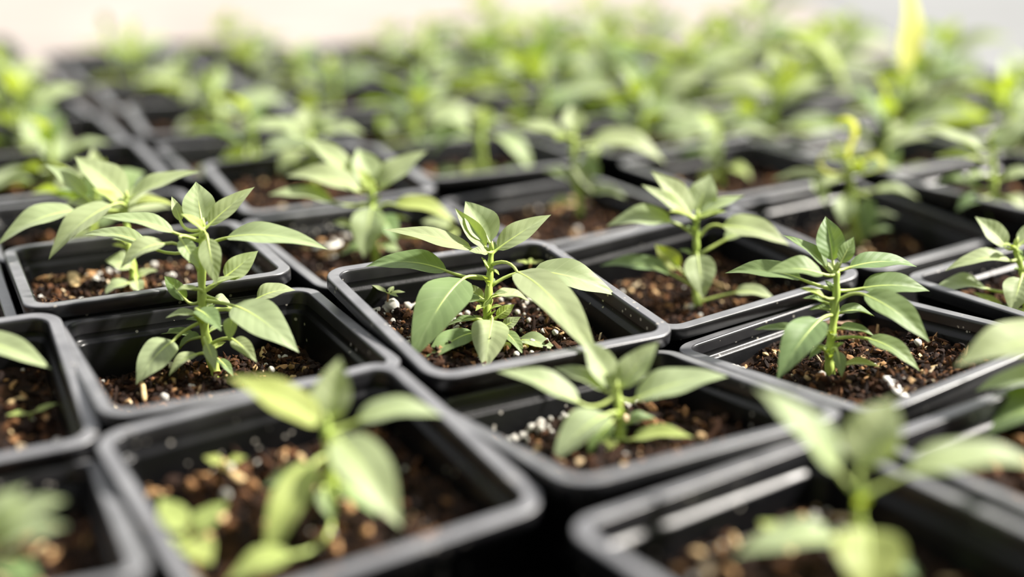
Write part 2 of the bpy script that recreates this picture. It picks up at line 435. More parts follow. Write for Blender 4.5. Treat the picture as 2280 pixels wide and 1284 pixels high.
def make_pot(key, x, y, t, dz, tx, ty, soil=0.15, label='', near=2, beads=0, bead_zone=None, rough=1.0, group='black square nursery pots'):
    """near: 2 sharp, 1 soft, 0 far"""
    P = Pot(); P.x, P.y, P.t, P.dz, P.tx, P.ty, P.soil = x, y, t, dz, tx, ty, soil
    P.sd = (hash_key(key) % 97) / 7.0
    P.rough = rough
    e = empty('nursery_pot', (x * U, y * U, (H + dz) * U))
    # orthonormal frame: local x climbs tx, local y climbs ty
    ex = Vector((math.cos(t), math.sin(t), tx)).normalized()
    ey = Vector((-math.sin(t), math.cos(t), ty)); ey = (ey - ex * ey.dot(ex)).normalized()
    ez = ex.cross(ey)
    Mx = Matrix((ex, ey, ez)).transposed()
    e.rotation_euler = Mx.to_euler()
    P.M = Mx; P.o = Vector((x, y, H + dz))
    P.empty = e
    link('rim', ME_RIM, e)
    b = link('body', ME_BODY, e)
    low = (abs(tx) + abs(ty)) * 0.375
    b.scale = (1, 1, H + dz - low)
    # soil
    half = 0.5 - 0.074 - soil * 0.05
    n = {2: 64, 1: 40, 0: 20}[near]
    if near == 0:
        sk = int(P.sd) % 3
        if sk not in SHARED_SOIL:
            SHARED_SOIL[sk] = (soil_grid(n, 0.43, 0.15, 3.7 * sk + 1, 1.0), crumbs_mesh(170, 3.7 * sk + 1, 0.15, 1.0, 0.40, 0.012, 0.05))
        P.sd = 3.7 * sk + 1; P.soil = 0.15; P.rough = 1.0
        so = link('soil', SHARED_SOIL[sk][0], e)
        c = link('crumbs', SHARED_SOIL[sk][1], so); tag(c, kind='stuff')
    else:
        so = link('soil', soil_grid(n, half + 0.012, soil, P.sd, rough), e)
        c = link('crumbs', crumbs_mesh(4200 if near == 2 else 900, P.sd, soil, rough, half - 0.01, 0.003 if near == 2 else 0.007, 0.021 if near == 2 else 0.034), so)
        tag(c, kind='stuff')
    rs = random.Random(key)
    for i in range(beads):
        if bead_zone and rs.random() < 0.75:
            z = bead_zone[rs.randrange(len(bead_zone))]
            a, bb = rs.gauss(z[0], z[2]), rs.gauss(z[1], z[2])
        else: a, bb = rs.uniform(-half, half), rs.uniform(-half, half)
        a = max(-half + .02, min(half - .02, a)); bb = max(-half + .02, min(half - .02, bb))
        o = link('perlite_bead', bead_mesh(rs.randrange(5)), so)
        r = 0.005 + 0.014 * rs.random() ** 1.8
        o.location = (a * U, bb * U, (-P.soil + soil_h(a, bb, P.sd, P.rough) + r * 0.55) * U)
        o.scale = (r * U,) * 3
        o.rotation_euler = (rs.uniform(0, 6), rs.uniform(0, 6), rs.uniform(0, 6))
    tag(e, label, 'pot', group)
    POTS[key] = P
    for px, py, sx, sy, cnt in CHIPPX.get(key, ()):
        for i in range(cnt):
            q, _ = soil_at_pixel(P, rs.gauss(px, sx), rs.gauss(py, sy))
            o = link('wood_chip', chip_mesh(rs.randrange(4)), so)
            r = 0.006 + 0.015 * rs.random() ** 1.5
            o.location = (P.M.transposed() @ (q - P.o) + Vector((0, 0, r * .25))) * U
            o.scale = (r * U * rs.uniform(1.0, 2.6), r * U * rs.uniform(.7, 1.1), r * U * rs.uniform(.5, .8)); o.rotation_euler = (rs.uniform(-.5, .5), rs.uniform(-.5, .5), rs.uniform(0, 6))
    for px, py, sx, sy, cnt in BEADPX.get(key, ()):
        for i in range(cnt):
            q, _ = soil_at_pixel(P, rs.gauss(px, sx), rs.gauss(py, sy))
            o = link('perlite_bead', bead_mesh(rs.randrange(5)), so)
            r = 0.006 + 0.013 * rs.random() ** 1.6
            o.location = (P.M.transposed() @ (q - P.o) + Vector((0, 0, r * .5))) * U
            o.scale = (r * U,) * 3; o.rotation_euler = (rs.uniform(0, 6), rs.uniform(0, 6), rs.uniform(0, 6))
    return P

def hash_key(k):
    h = 7
    for ch in str(k): h = (h * 31 + ord(ch)) % 100003
    return h

def soil_grid(n, half, depth, sd, rough):
    V, Fc = [], []
    for i in range(n + 1):
        for j in range(n + 1):
            a = -half + 2 * half * i / n; b = -half + 2 * half * j / n
            # keep to the rounded corners of the pot
            V.append((a * U, b * U, (-depth + soil_h(a, b, sd, rough)) * U))
    for i in range(n):
        for j in range(n):
            q = i * (n + 1) + j; Fc.append((q, q + n + 1, q + n + 2, q + 1))
    me = bpy.data.meshes.new('soil'); me.from_pydata(V, [], Fc); me.materials.append(M_SOIL)
    me.polygons.foreach_set('use_smooth', [True] * len(me.polygons))
    return me

def soil_point(P, a, b, lift=0.0):
    l = Vector((a, b, -P.soil + soil_h(a, b, P.sd, P.rough) + lift))
    return P.o + P.M @ l

def soil_at_pixel(P, px, py):
    """point of the pot's soil plane under a pixel"""
    d = (at(px, py, 1) - CAM)
    n = P.M @ Vector((0, 0, 1)); c = P.o + P.M @ Vector((0, 0, -P.soil))
    s = (c - CAM).dot(n) / d.dot(n)
    w = CAM + d * s
    l = P.M.transposed() @ (w - P.o)
    a = max(-.38, min(.38, l.x)); b = max(-.38, min(.38, l.y))
    return soil_point(P, a, b), (w - CAM).dot(FWD)

# ------------------------------------------------------------------ structure: floor, bench
box('floor', (3, 6, -0.86), (40, 40, 0.1), M_FLOOR).__setitem__('kind', 'structure')
pth = box('trim_1', (7.6, 10.0, -0.803), (11.0, 22, 0.02), M_PATH); pth['kind'] = 'structure'

box('wall_back', (3, 25.5, 1.2), (40, 0.2, 4.2), M_WALL)['kind'] = 'structure'
box('sky_blocker', (3, -1.6, 0.9), (40, 0.2, 3.6), M_BLOCKER)['kind'] = 'structure'  # added unseen behind the camera to block low sky and deepen contrast

# ------------------------------------------------------------------ the pots
NEAR = {
 # key: x, y, rot, dz, tx, ty, soil, near, beads, zone, label
 'P': (-.064, 4.705, .512, .075, -.009, .111, .165, 2, 40, [(-.33, .26, .07), (-.30, .12, .09), (-.05, .0, .12), (.12, .02, .08)], 'black square pot in the centre holding the sharpest seedling, white beads on its soil'),
 'S': (.778, 5.392, .501, .004, .085, .049, .195, 2, 14, None, 'black square pot touching the right side of the central pot, dark soil low inside'),
 'R': (1.278, 4.575, .599, -.048, .061, -.079, .115, 2, 16, [(-.40, -.02, .05)], 'black square pot with clumpy brown soil, bark sliver and white husk'),
 'Q': (.361, 3.912, .511, -.013, .007, -.116, .165, 1, 14, [(-.25, .1, .12), (-.1, .2, .1)], 'soft-focus black pot in front of the central pot, white beads along its left side'),
 'B': (-.568, 3.445, .542, -.005, .049, .103, .195, 1, 12, None, 'large blurred black pot at lower centre-left with a rounded front corner over a dark gap'),
 'E': (-1.012, 4.356, .473, .036, -.007, -.005, .215, 2, 18, None, 'black pot of the tall bushy seedling left of the central pot, dark moist soil'),
 'C': (.816, 2.99, .624, -.001, -.003, -.001, .185, 1, 10, None, 'most blurred black pot at the bottom right corner of the scene'),
 'L': (-1.498, 5.171, .432, .092, .012, -.036, .15, 2, 14, None, 'black pot behind the tall bushy seedling, its rim overlapping the pot in front'),
 'N': (-1.017, 6.756, .429, .061, .021, .046, .13, 1, 6, None, 'blurred black pot in the second row behind the central pot, tan chips on its soil'),
 'T': (.275, 6.52, .55, -.05, .015, 0, .13, 1, 8, None, 'blurred black pot behind the central pot and its right-hand neighbour, brown soil showing'),
 'W': (1.726, 6.349, .648, -.071, -.007, .099, .20, 1, 4, None, 'black pot under the seedling with curled yellow tip leaves'),
 'X': (2.289, 5.111, .602, .003, .015, .002, .12, 2, 10, None, 'black pot cut off by the right edge of the picture, sharp seedling inside'),
 'M': (-.60, 5.80, .55, .0, -.011, .06, .13, 1, 12, None, 'black pot directly behind the central pot, pale chips on its soil'),
 'D': (-1.885, 3.900, .436, .028, .016, .109, .19, 1, 12, None, 'black pot cut off by the left edge, one pointed leaf hanging into it'),
 'A': (-1.51, 3.05, .425, -.023, -.013, -.116, .15, 1, 6, None, 'blurred black pot in the bottom left corner'),
 'Y': (1.76, 3.56, .62, -.02, .0, .0, .13, 1, 8, None, 'blurred black pot at the right edge below the clumpy soil pot'),
 'D2': (-2.43, 4.77, .44, .02, 0, 0, .15, 1, 4, None, 'black pot of which only a rim sliver shows at the left edge'),
}
for k, (x, y, t, dz, tx, ty, so, nr, bd, zn, lb) in NEAR.items():
    make_pot(k, x, y, t, dz, tx, ty, so, lb, nr, bd, zn)

ORD = ['first', 'second', 'third', 'fourth', 'fifth', 'sixth', 'seventh', 'eighth', 'ninth', 'tenth', 'eleventh', 'twelfth']
VV = Vector((-.462, .892))
FAR = []
cols = [('a', (-2.89, 5.66), 7, .44, 'leftmost diagonal file'), ('b', (-1.955, 6.06), 7, .44, 'diagonal file running back from the tall bushy seedling'),
        ('c', (-1.48, 7.66), 5, .44, 'diagonal file running back from the central seedling'),
        ('d', (-.19, 7.44), 6, .50, 'diagonal file just right of the central one'),
        ('e', (1.24, 7.22), 6, .52, 'diagonal file running back from the curled-tip seedling'),
        ('f', (2.62, 6.72), 7, .55, 'diagonal file right of the curled-tip seedling'),
        ('g', (3.60, 7.12), 7, .55, 'second diagonal file right of the curled-tip seedling'),
        ('h', (4.10, 8.30), 5, .55, 'diagonal file at the far right edge')]
rl = random.Random(3)
for cn, (cx, cy), n, rot, txt in cols:
    for k in range(n):
        x = cx + VV.x * k * 1.02 + rl.uniform(-.03, .03); y = cy + VV.y * k * 1.02 + rl.uniform(-.03, .03)
        key = cn + str(k)
        FAR.append((key, ORD[k], txt, k))
        make_pot(key, x, y, rot + rl.uniform(-.05, .05), rl.uniform(-.02, .05), rl.uniform(-.03, .03), rl.uniform(-.03, .03), .15,
                 'blurred black pot, %s back in the %s' % (ORD[k], txt), 0)

# bench under the pots
bx0, bx1, by0, by1 = -9.2, 8.0, 1.4, 14.6
be = empty('potting_bench', (0, 0, -0.8)); tag(be, 'black topped bench standing under all the pots', 'bench')
def bench():
    a = R(25.5)
    rot = Matrix.Rotation(a, 3, 'Z')
    # top follows the files of pots
    pts = [(-6.15, 5.2), (-1.2, 1.35), (3.6, 1.6), (6.6, 7.3), (4.0, 13.4), (-5.95, 11.55)]
    V = [Vector((x * U, y * U, 0.8 - 0.0005)) for x, y in pts] + [Vector((x * U, y * U, 0.8 - 0.022)) for x, y in pts]
    n = len(pts)
    Fc = [tuple(range(n)), tuple(range(n, 2 * n))[::-1]] + [(i + n, (i + 1) % n + n, (i + 1) % n, i) for i in range(n)]
    mesh_obj('bench_top', V, Fc, M_BENCH, be, smooth=False)
    for x, y in ((-4.6, 10.4), (3.0, 11.6), (-1.0, 2.4), (3.0, 2.8)):
        V, Fc = tube_data([Vector((x * U, y * U, 0.0)), Vector((x * U, y * U, 0.79))], [0.02, 0.02], 10)
        mesh_obj('leg', V, Fc, M_STEEL, be)
bench()

# ------------------------------------------------------------------ seedlings with individually placed leaves
def stem_obj(pl, pts, r0, r1, org, m=None, name='stem'):
    n = len(pts)
    # resample smoothly
    out, rad = [], []
    for i in range(n - 1):
        p0 = pts[max(i - 1, 0)]; p1 = pts[i]; p2 = pts[i + 1]; p3 = pts[min(i + 2, n - 1)]
        for s in range(5):
            t = s / 5
            q = 0.5 * ((2 * p1) + (p2 - p0) * t + (2 * p0 - 5 * p1 + 4 * p2 - p3) * t * t + (3 * p1 - p0 - 3 * p2 + p3) * t ** 3)
            out.append(q)
    out.append(pts[-1])
    N = len(out)
    for i in range(N):
        t = i / (N - 1)
        rad.append((r0 + (r1 - r0) * t) * (1 + 0.14 * math.sin(i * 1.9)))
    V, Fc = tube_data([(p - org) * U for p in out], [r * U for r in rad], 8)
    mesh_obj(name, V, Fc, m or M_STEM, pl)
    return out

def add_leaf(pl, org, A, B, T, width, arch=0.08, roll=0.0, fold=0.35, kind='g', sub=True, pr=0.0075, nl=14, curl=0.0, wav=0.09, sag=0.0):
    V, Fc, UV, cen, NR = leaf_data(B, T, width, arch, roll, fold, nl, 3, curl, wav, random.uniform(0, 6))
    lf = mesh_obj('leaf', [(v - org) * U for v in V], Fc, LM[kind], pl, UV)
    # petiole joins the stem and runs on as the midrib
    d = (cen[1] - cen[0]).normalized()
    gap = (B - A).length
    c = B - d * gap * 0.5 + Vector((0, 0, sag))
    pet = bez(A, c, B, 6)
    line = pet + [cen[i] - NR[i] * (pr * 0.35) for i in range(1, nl)]
    rad = [pr * (1.0 - 0.25 * min(1, i / 6)) for i in range(7)] + [pr * 0.75 * (1 - i / nl) + 0.0006 for i in range(1, nl)]
    V, Fc = tube_data([(p - org) * U for p in line], [r * U for r in rad], 6)
    mesh_obj('petiole', V, Fc, M_RIB, lf)
    return lf

def plant(key, label, base_px, stem_px, leaves, r0=0.020, r1=0.010, group='pepper seedlings'):
    """base_px: where the stem leaves the soil; stem_px: further stem pixels (x, y, depth offset);
    leaves: attach y on stem, base (x, y, d), tip (x, y, d), width px, options"""
    P = POTS[key]
    g, d0 = soil_at_pixel(P, *base_px)
    d0 = (g - CAM).dot(FWD)
    pl = empty('pepper_seedling', g * U); tag(pl, label, 'plant', group)
    pts = [g - Vector((0, 0, 0.03)), g] + [at(x, y, d0 + d) for x, y, d in stem_px]
    out = stem_obj(pl, pts, r0, r1, g)
    px_per = F_PX / d0
    # pixel rows of the stem, to find where a leaf joins
    rows = []
    for q in out:
        dep = (q - CAM).dot(FWD); rows.append(642 - (q - CAM).dot(UPV) / dep * F_PX)
    for lf in leaves:
        ay, b, t, w = lf[:4]; op = dict(lf[4]) if len(lf) > 4 else {}
        i = min(range(len(out)), key=lambda i: abs(rows[i] - ay) - (0.001 * i))
        A = out[i]
        B = at(b[0], b[1], d0 + b[2]); T = at(t[0], t[1], d0 + t[2])
        add_leaf(pl, g, A, B, T, w / px_per, **op)
    # tiny axillary leaves along the stem
    rt = random.Random(key + 'tiny')
    for i in range({'P': 12, 'E': 14, 'R': 12, 'S': 5, 'X': 5, 'L': 5}.get(key, 3)):
        A = out[int((0.25 + 0.7 * rt.random()) * (len(out) - 1))]
        az = rt.uniform(0, 6.28); el = rt.uniform(-.1, .9); ln = rt.uniform(.035, .08)
        dv = Vector((math.cos(az) * math.cos(el), math.sin(az) * math.cos(el), math.sin(el)))
        add_leaf(pl, g, A, A + dv * ln * .3, A + dv * ln * 1.2, ln * .55, arch=.08, kind=rt.choice('gyd'), pr=.004, nl=7)
    # growing tip bud
    V, Fc = tube_data([(out[-1] - g) * U, (out[-1] + Vector((0, 0, .02)) - g) * U, (out[-1] + Vector((.004, 0, .035)) - g) * U], [0.011 * U, 0.009 * U, 0.002 * U], 6)
    mesh_obj('bud', V, Fc, M_RIB, pl)
    return pl

plant('P', 'sharply focused seedling in the centre, broad leaves drooping over its pot rim', (1085, 742),
  [(1084, 690, 0), (1089, 640, .0), (1092, 590, .0), (1094, 556, .0)], [
  (545, (1090, 540, .03), (1036, 448, .10), 88, dict(arch=.06, roll=-.15, fold=.45, kind='g')),
  (552, (1082, 551, .0), (1013, 463, .02), 46, dict(arch=-.02, roll=-.55, fold=.5)),
  (565, (1106, 556, .01), (1227, 478, .06), 60, dict(arch=.05, roll=.5, fold=.4)),
  (562, (1052, 556, .0), (853, 511, -.02), 62, dict(arch=.06, roll=-.2, fold=.2)),
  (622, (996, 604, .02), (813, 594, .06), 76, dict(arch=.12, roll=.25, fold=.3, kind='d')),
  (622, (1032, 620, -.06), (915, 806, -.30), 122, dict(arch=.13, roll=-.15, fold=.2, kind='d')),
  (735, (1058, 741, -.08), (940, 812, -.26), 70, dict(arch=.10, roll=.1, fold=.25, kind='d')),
  (700, (1096, 712, -.07), (1079, 826, -.24), 92, dict(arch=.10, roll=.1, fold=.28)),
  (592, (1152, 606, -.10), (1335, 808, -.52), 104, dict(arch=.10, roll=-.1, fold=.25, sag=.05)),
  (636, (1186, 604, .0), (1374, 660, .02), 92, dict(arch=.10, roll=-.35, fold=.3)),
  (658, (1106, 658, .05), (1180, 672, .10), 52, dict(arch=.12, fold=.3)),
  (712, (1106, 706, -.03), (1146, 677, -.02), 30, dict(arch=.1, roll=.8, fold=.3, kind='y')),
  (735, (1118, 731, -.06), (1160, 705, -.06), 32, dict(arch=.05, roll=.5, fold=.2)),
  (668, (1076, 667, .04), (1030, 634, .07), 34, dict(arch=.12, roll=-.6, fold=.3)),
  (712, (1060, 710, -.02), (996, 725, -.02), 30, dict(arch=.08, kind='d')),
  (668, (1070, 668, .0), (1018, 682, .02), 40, dict(arch=.12, kind='d')),
  (738, (1154, 758, -.05), (1242, 784, -.09), 48, dict(arch=.14, roll=-.2)),
  (735, (1122, 738, -.08), (1167, 792, -.15), 34, dict(arch=.1, kind='d')),
  (742, (1062, 770, -.10), (1025, 792, -.13), 26, dict(arch=.06, kind='d')),
  (560, (1086, 562, -.03), (1044, 559, -.06), 30, dict(arch=.03, roll=-.3, fold=.3)),
  (690, (1092, 668, -.02), (1075, 690, -.04), 14, dict(kind='y')),
  (610, (1098, 600, -.02), (1112, 612, -.03), 10, dict(kind='y')),
  (600, (1084, 592, -.02), (1072, 572, -.02), 9, dict(kind='y')),
  ], r0=.020, r1=.010)

plant('E', 'tall bushy seedling with many small side leaves, left of the central pot', (482, 838),
  [(462, 770, 0), (452, 700, 0), (449, 620, 0), (450, 550, 0), (452, 505, 0)], [
  (508, (450, 500, .02), (436, 404, .09), 84, dict(arch=.04, roll=-.1, fold=.3)),
  (508, (464, 502, .0), (567, 416, .04), 52, dict(arch=.04, roll=.55, fold=.4)),
  (520, (388, 518, .0), (222, 484, -.02), 56, dict(arch=.08, roll=-.15)),
  (510, (402, 492, .04), (382, 437, .07), 28, dict(arch=.04)),
  (516, (452, 512, -.04), (402, 476, -.10), 34, dict(arch=.06, roll=.4, kind='y')),
  (545, (330, 548, .04), (184, 523, .07), 50, dict(arch=.12, roll=-.2)),
  (625, (367, 542, -.08), (268, 598, -.14), 62, dict(arch=.16, roll=-.2, sag=.02)),
  (545, (503, 530, -.02), (730, 555, -.05), 74, dict(arch=.10, roll=-.25, fold=.3)),
  (660, (500, 618, .02), (575, 558, .06), 56, dict(arch=.02, roll=.9, fold=.3)),
  (530, (462, 530, -.06), (482, 634, -.10), 56, dict(arch=.06, roll=.2, fold=.2)),
  (535, (402, 532, -.04), (446, 600, -.08), 42, dict(arch=.04, roll=-.3)),
  (665, (519, 680, -.05), (666, 785, -.16), 104, dict(arch=.12, roll=-.25, fold=.2)),
  (680, (572, 666, .04), (658, 646, .08), 58, dict(arch=.12, roll=-.2)),
  (715, (386, 758, -.05), (303, 856, -.16), 86, dict(arch=.12, roll=.25, fold=.2, sag=.02)),
  (790, (440, 788, -.06), (376, 838, -.12), 42, dict(arch=.14)),
  (760, (460, 764, -.09), (481, 826, -.13), 32, dict(arch=.06, fold=.2)),
  (765, (519, 756, -.05), (572, 806, -.11), 44, dict(arch=.10, roll=-.2)),
  (690, (440, 690, -.08), (493, 737, -.16), 54, dict(arch=.10, kind='d')),
  (672, (414, 668, .03), (366, 614, .07), 40, dict(arch=.1, roll=-.5, kind='d')),
  (706, (437, 700, -.04), (368, 708, -.06), 34, dict(arch=.10)),
  (700, (517, 706, -.06), (511, 760, -.10), 36, dict(arch=.06)),
  (645, (440, 643, -.04), (388, 648, -.07), 26, dict(arch=.08)),
  (645, (470, 636, .0), (536, 615, .02), 26, dict(arch=.06)),
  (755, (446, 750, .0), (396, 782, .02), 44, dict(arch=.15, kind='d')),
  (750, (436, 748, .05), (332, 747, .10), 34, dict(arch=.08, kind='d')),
  (660, (476, 664, .05), (516, 690, .08), 44, dict(arch=.1)),
  (800, (486, 800, -.03), (520, 838, -.06), 26, dict(arch=.1, kind='d')),
  ], r0=.022, r1=.012)

plant('L', 'pale seedling with long left-hand leaves, behind the tall bushy seedling', (300, 640),
  [(296, 600, 0), (287, 540, 0), (280, 480, 0), (282, 442, 0)], [
  (445, (276, 442, .04), (166, 349, .12), 92, dict(arch=.06, roll=.1)),
  (445, (292, 440, .0), (446, 382, .04), 66, dict(arch=.06, roll=.15)),
  (460, (190, 440, .08), (100, 366, .16), 50, dict(arch=.08)),
  (455, (262, 452, .0), (205, 420, -.02), 40, dict(arch=.06, kind='y')),
  (470, (170, 470, -.06), (-8, 548, -.16), 78, dict(arch=.12, roll=.2)),
  (465, (250, 456, -.10), (108, 578, -.22), 80, dict(arch=.10, roll=.15)),
  (475, (240, 472, .05), (130, 460, .12), 50, dict(arch=.10)),
  (470, (300, 455, .05), (390, 458, .10), 44, dict(arch=.10, kind='y')),
  (610, (292, 595, -.02), (234, 580, -.03), 60, dict(arch=.12, roll=-.3)),
  (630, (288, 630, -.06), (229, 658, -.10), 50, dict(arch=.10)),
  (625, (302, 624, -.07), (312, 656, -.11), 36, dict(arch=.08)),
  (620, (305, 620, .0), (352, 602, .02), 36, dict(arch=.1)),
  ])

plant('R', 'grey-green soft-focus seedling standing in clumpy brown soil, many leaf tiers', (1850, 842),
  [(1846, 790, 0), (1854, 730, 0), (1862, 660, 0), (1862, 602, 0)], [
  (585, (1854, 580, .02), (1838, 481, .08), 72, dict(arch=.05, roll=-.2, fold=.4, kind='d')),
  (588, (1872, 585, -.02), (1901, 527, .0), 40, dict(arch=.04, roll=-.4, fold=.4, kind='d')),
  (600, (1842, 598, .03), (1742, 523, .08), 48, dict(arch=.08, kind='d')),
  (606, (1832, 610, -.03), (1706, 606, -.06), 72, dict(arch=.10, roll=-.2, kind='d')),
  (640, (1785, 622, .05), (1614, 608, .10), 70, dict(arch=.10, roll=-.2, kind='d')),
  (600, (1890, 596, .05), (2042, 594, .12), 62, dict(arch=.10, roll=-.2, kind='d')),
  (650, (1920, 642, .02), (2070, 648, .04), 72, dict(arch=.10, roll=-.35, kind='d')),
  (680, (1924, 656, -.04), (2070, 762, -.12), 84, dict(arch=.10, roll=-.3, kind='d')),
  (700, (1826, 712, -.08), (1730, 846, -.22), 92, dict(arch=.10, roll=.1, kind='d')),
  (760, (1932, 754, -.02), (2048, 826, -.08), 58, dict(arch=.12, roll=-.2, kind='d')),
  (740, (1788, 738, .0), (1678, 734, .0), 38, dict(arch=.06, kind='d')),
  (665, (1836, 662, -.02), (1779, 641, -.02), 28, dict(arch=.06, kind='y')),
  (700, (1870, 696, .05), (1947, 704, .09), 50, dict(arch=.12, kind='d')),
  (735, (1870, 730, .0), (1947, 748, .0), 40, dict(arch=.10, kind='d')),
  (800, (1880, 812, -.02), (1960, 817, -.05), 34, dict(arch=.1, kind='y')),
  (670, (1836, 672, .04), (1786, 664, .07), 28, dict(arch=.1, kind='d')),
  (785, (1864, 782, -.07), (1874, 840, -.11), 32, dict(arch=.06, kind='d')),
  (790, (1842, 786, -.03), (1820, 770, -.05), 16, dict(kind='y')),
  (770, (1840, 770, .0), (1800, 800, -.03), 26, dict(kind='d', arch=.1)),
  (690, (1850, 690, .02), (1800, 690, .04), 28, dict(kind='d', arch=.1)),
  ], r0=.021, r1=.012)

plant('S', 'slender seedling right of the central pot with one leaf hanging straight down', (1556, 690),
  [(1548, 640, .02), (1551, 570, 0), (1550, 520, 0), (1552, 484, 0)], [
  (484, (1536, 478, .02), (1450, 381, .08), 74, dict(arch=.05, roll=.1)),
  (486, (1528, 476, -.02), (1428, 411, -.02), 44, dict(arch=.02, roll=-.3)),
  (480, (1552, 474, .03), (1582, 388, .09), 78, dict(arch=.05, roll=.1, fold=.25)),
  (484, (1562, 478, .0), (1658, 435, .03), 40, dict(arch=.05, roll=.2)),
  (490, (1540, 484, -.04), (1488, 471, -.08), 28, dict(kind='y')),
  (490, (1560, 484, -.04), (1618, 470, -.08), 28, dict(kind='y', arch=.04)),
  (528, (1496, 494, .0), (1350, 503, .02), 76, dict(arch=.12, roll=-.25)),
  (540, (1608, 504, -.01), (1758, 546, -.04), 80, dict(arch=.10, roll=-.3, sag=.03)),
  (575, (1614, 534, .03), (1700, 520, .08), 56, dict(arch=.10)),
  (570, (1553, 568, -.05), (1566, 666, -.13), 78, dict(arch=.06, roll=.1, fold=.3)),
  (640, (1494, 610, .02), (1335, 592, .02), 68, dict(arch=.10, roll=-.1, kind='d')),
  (630, (1512, 598, .04), (1458, 544, .08), 50, dict(arch=.04, roll=.6, kind='y')),
  (676, (1636, 652, -.02), (1728, 668, -.06), 50, dict(arch=.12, roll=-.1)),
  ], r0=.018, r1=.012)

plant('X', 'sharp seedling at the right edge with speckled leaves', (2288, 700),
  [(2286, 650, 0), (2275, 600, 0), (2262, 560, 0), (2262, 545, 0)], [
  (550, (2238, 550, .0), (2171, 482, .05), 62, dict(arch=.05, roll=.3)),
  (570, (2250, 580, -.02), (2104, 603, -.06), 58, dict(arch=.12, roll=-.1)),
  (655, (2196, 642, .0), (2070, 655, -.02), 74, dict(arch=.12, roll=.0)),
  (612, (2274, 620, -.06), (2252, 698, -.14), 74, dict(arch=.06)),
  (690, (2236, 697, -.02), (2164, 650, .04), 38, dict(arch=.06, kind='y')),
  (548, (2270, 545, .02), (2340, 500, .06), 60, dict(arch=.06)),
  (570, (2285, 575, .02), (2400, 600, .02), 64, dict(arch=.12)),
  (552, (2254, 548, -.03), (2232, 546, -.06), 18, dict(kind='y')),
  (690, (2270, 690, .0), (2200, 700, .02), 30, dict(kind='d')),
  ])

plant('M', 'soft-focus seedling directly behind the central one, broad pale top leaves', (838, 580),
  [(832, 540, 0), (828, 490, 0), (828, 430, 0), (830, 418, 0)], [
  (428, (802, 426, .0), (635, 392, -.02), 80, dict(arch=.12, roll=-.25)),
  (450, (742, 450, -.04), (596, 434, -.08), 64, dict(arch=.08, roll=-.1)),
  (420, (782, 396, .06), (674, 308, .14), 70, dict(arch=.08)),
  (420, (828, 414, .05), (796, 330, .12), 80, dict(arch=.05)),
  (422, (846, 420, .0), (952, 336, .05), 84, dict(arch=.05, roll=.1)),
  (424, (824, 420, -.04), (794, 374, -.07), 30, dict(kind='y', roll=.5)),
  (464, (828, 462, -.06), (810, 574, -.14), 84, dict(arch=.06, roll=.1)),
  (480, (878, 456, .0), (1016, 497, .02), 62, dict(arch=.14, roll=-.2, kind='y', sag=.03)),
  (490, (866, 488, .0), (912, 488, .02), 22, dict(kind='y')),
  (520, (1000, 506, .12), (938, 494, .16), 56, dict(arch=.05)),
  (520, (790, 510, .0), (738, 496, .02), 36, dict()),
  (560, (840, 548, -.04), (892, 562, -.08), 46, dict()),
  (560, (820, 552, -.02), (756, 568, -.04), 46, dict(kind='d')),
  (500, (846, 480, -.05), (882, 540, -.10), 60, dict(kind='d')),
  ], r0=.022, r1=.014)

plant('T', 'blurred seedling two pots behind the central one, pale leaf arching to the right', (1292, 498),
  [(1288, 440, 0), (1280, 370, 0), (1276, 310, 0), (1277, 298, 0)], [
  (302, (1252, 304, .0), (1136, 286, .03), 70, dict(arch=.08)),
  (300, (1280, 296, .04), (1272, 234, .10), 66, dict(arch=.04)),
  (318, (1316, 316, -.02), (1482, 364, -.02), 84, dict(arch=.16, roll=-.2, sag=.02)),
  (330, (1330, 330, .04), (1305, 380, -.04), 44, dict(arch=.05)),
  (370, (1280, 368, -.05), (1318, 428, -.12), 48, dict(arch=.08)),
  (430, (1312, 430, -.02), (1394, 440, -.04), 56, dict(arch=.12)),
  (410, (1268, 402, .0), (1206, 378, .02), 50, dict(arch=.1)),
  (450, (1280, 450, .0), (1220, 462, -.02), 40, dict(arch=.1, kind='y')),
  (360, (1296, 360, -.04), (1335, 400, -.08), 50, dict(kind='d')),
  (306, (1268, 306, -.05), (1236, 312, -.08), 40, dict(kind='y')),
  ], r0=.022, r1=.014)

plant('W', 'seedling with curled yellow-green tip leaves, right of centre', (1915, 560),
  [(1905, 500, 0), (1898, 440, 0), (1892, 390, 0), (1890, 360, 0)], [
  (390, (1850, 392, .0), (1718, 400, .02), 44, dict(arch=.06)),
  (400, (1812, 402, -.02), (1838, 458, -.06), 44, dict(arch=.1)),
  (425, (1950, 424, .0), (2048, 444, .02), 46, dict(arch=.1)),
  (440, (1878, 438, -.04), (1880, 506, -.10), 56, dict(arch=.06)),
  (440, (1932, 440, .02), (1926, 540, -.02), 46, dict(arch=.05, kind='d')),
  (500, (1930, 486, .02), (2000, 482, .04), 36, dict()),
  (500, (1930, 520, .0), (1990, 510, .02), 36, dict(kind='d')),
  (380, (1950, 378, .02), (2006, 372, .06), 30, dict()),
  (520, (1900, 520, .0), (1868, 545, -.02), 30, dict(kind='y')),
  (400, (1876, 396, -.03), (1820, 420, -.08), 40, dict()),
  ], r0=.024, r1=.014)

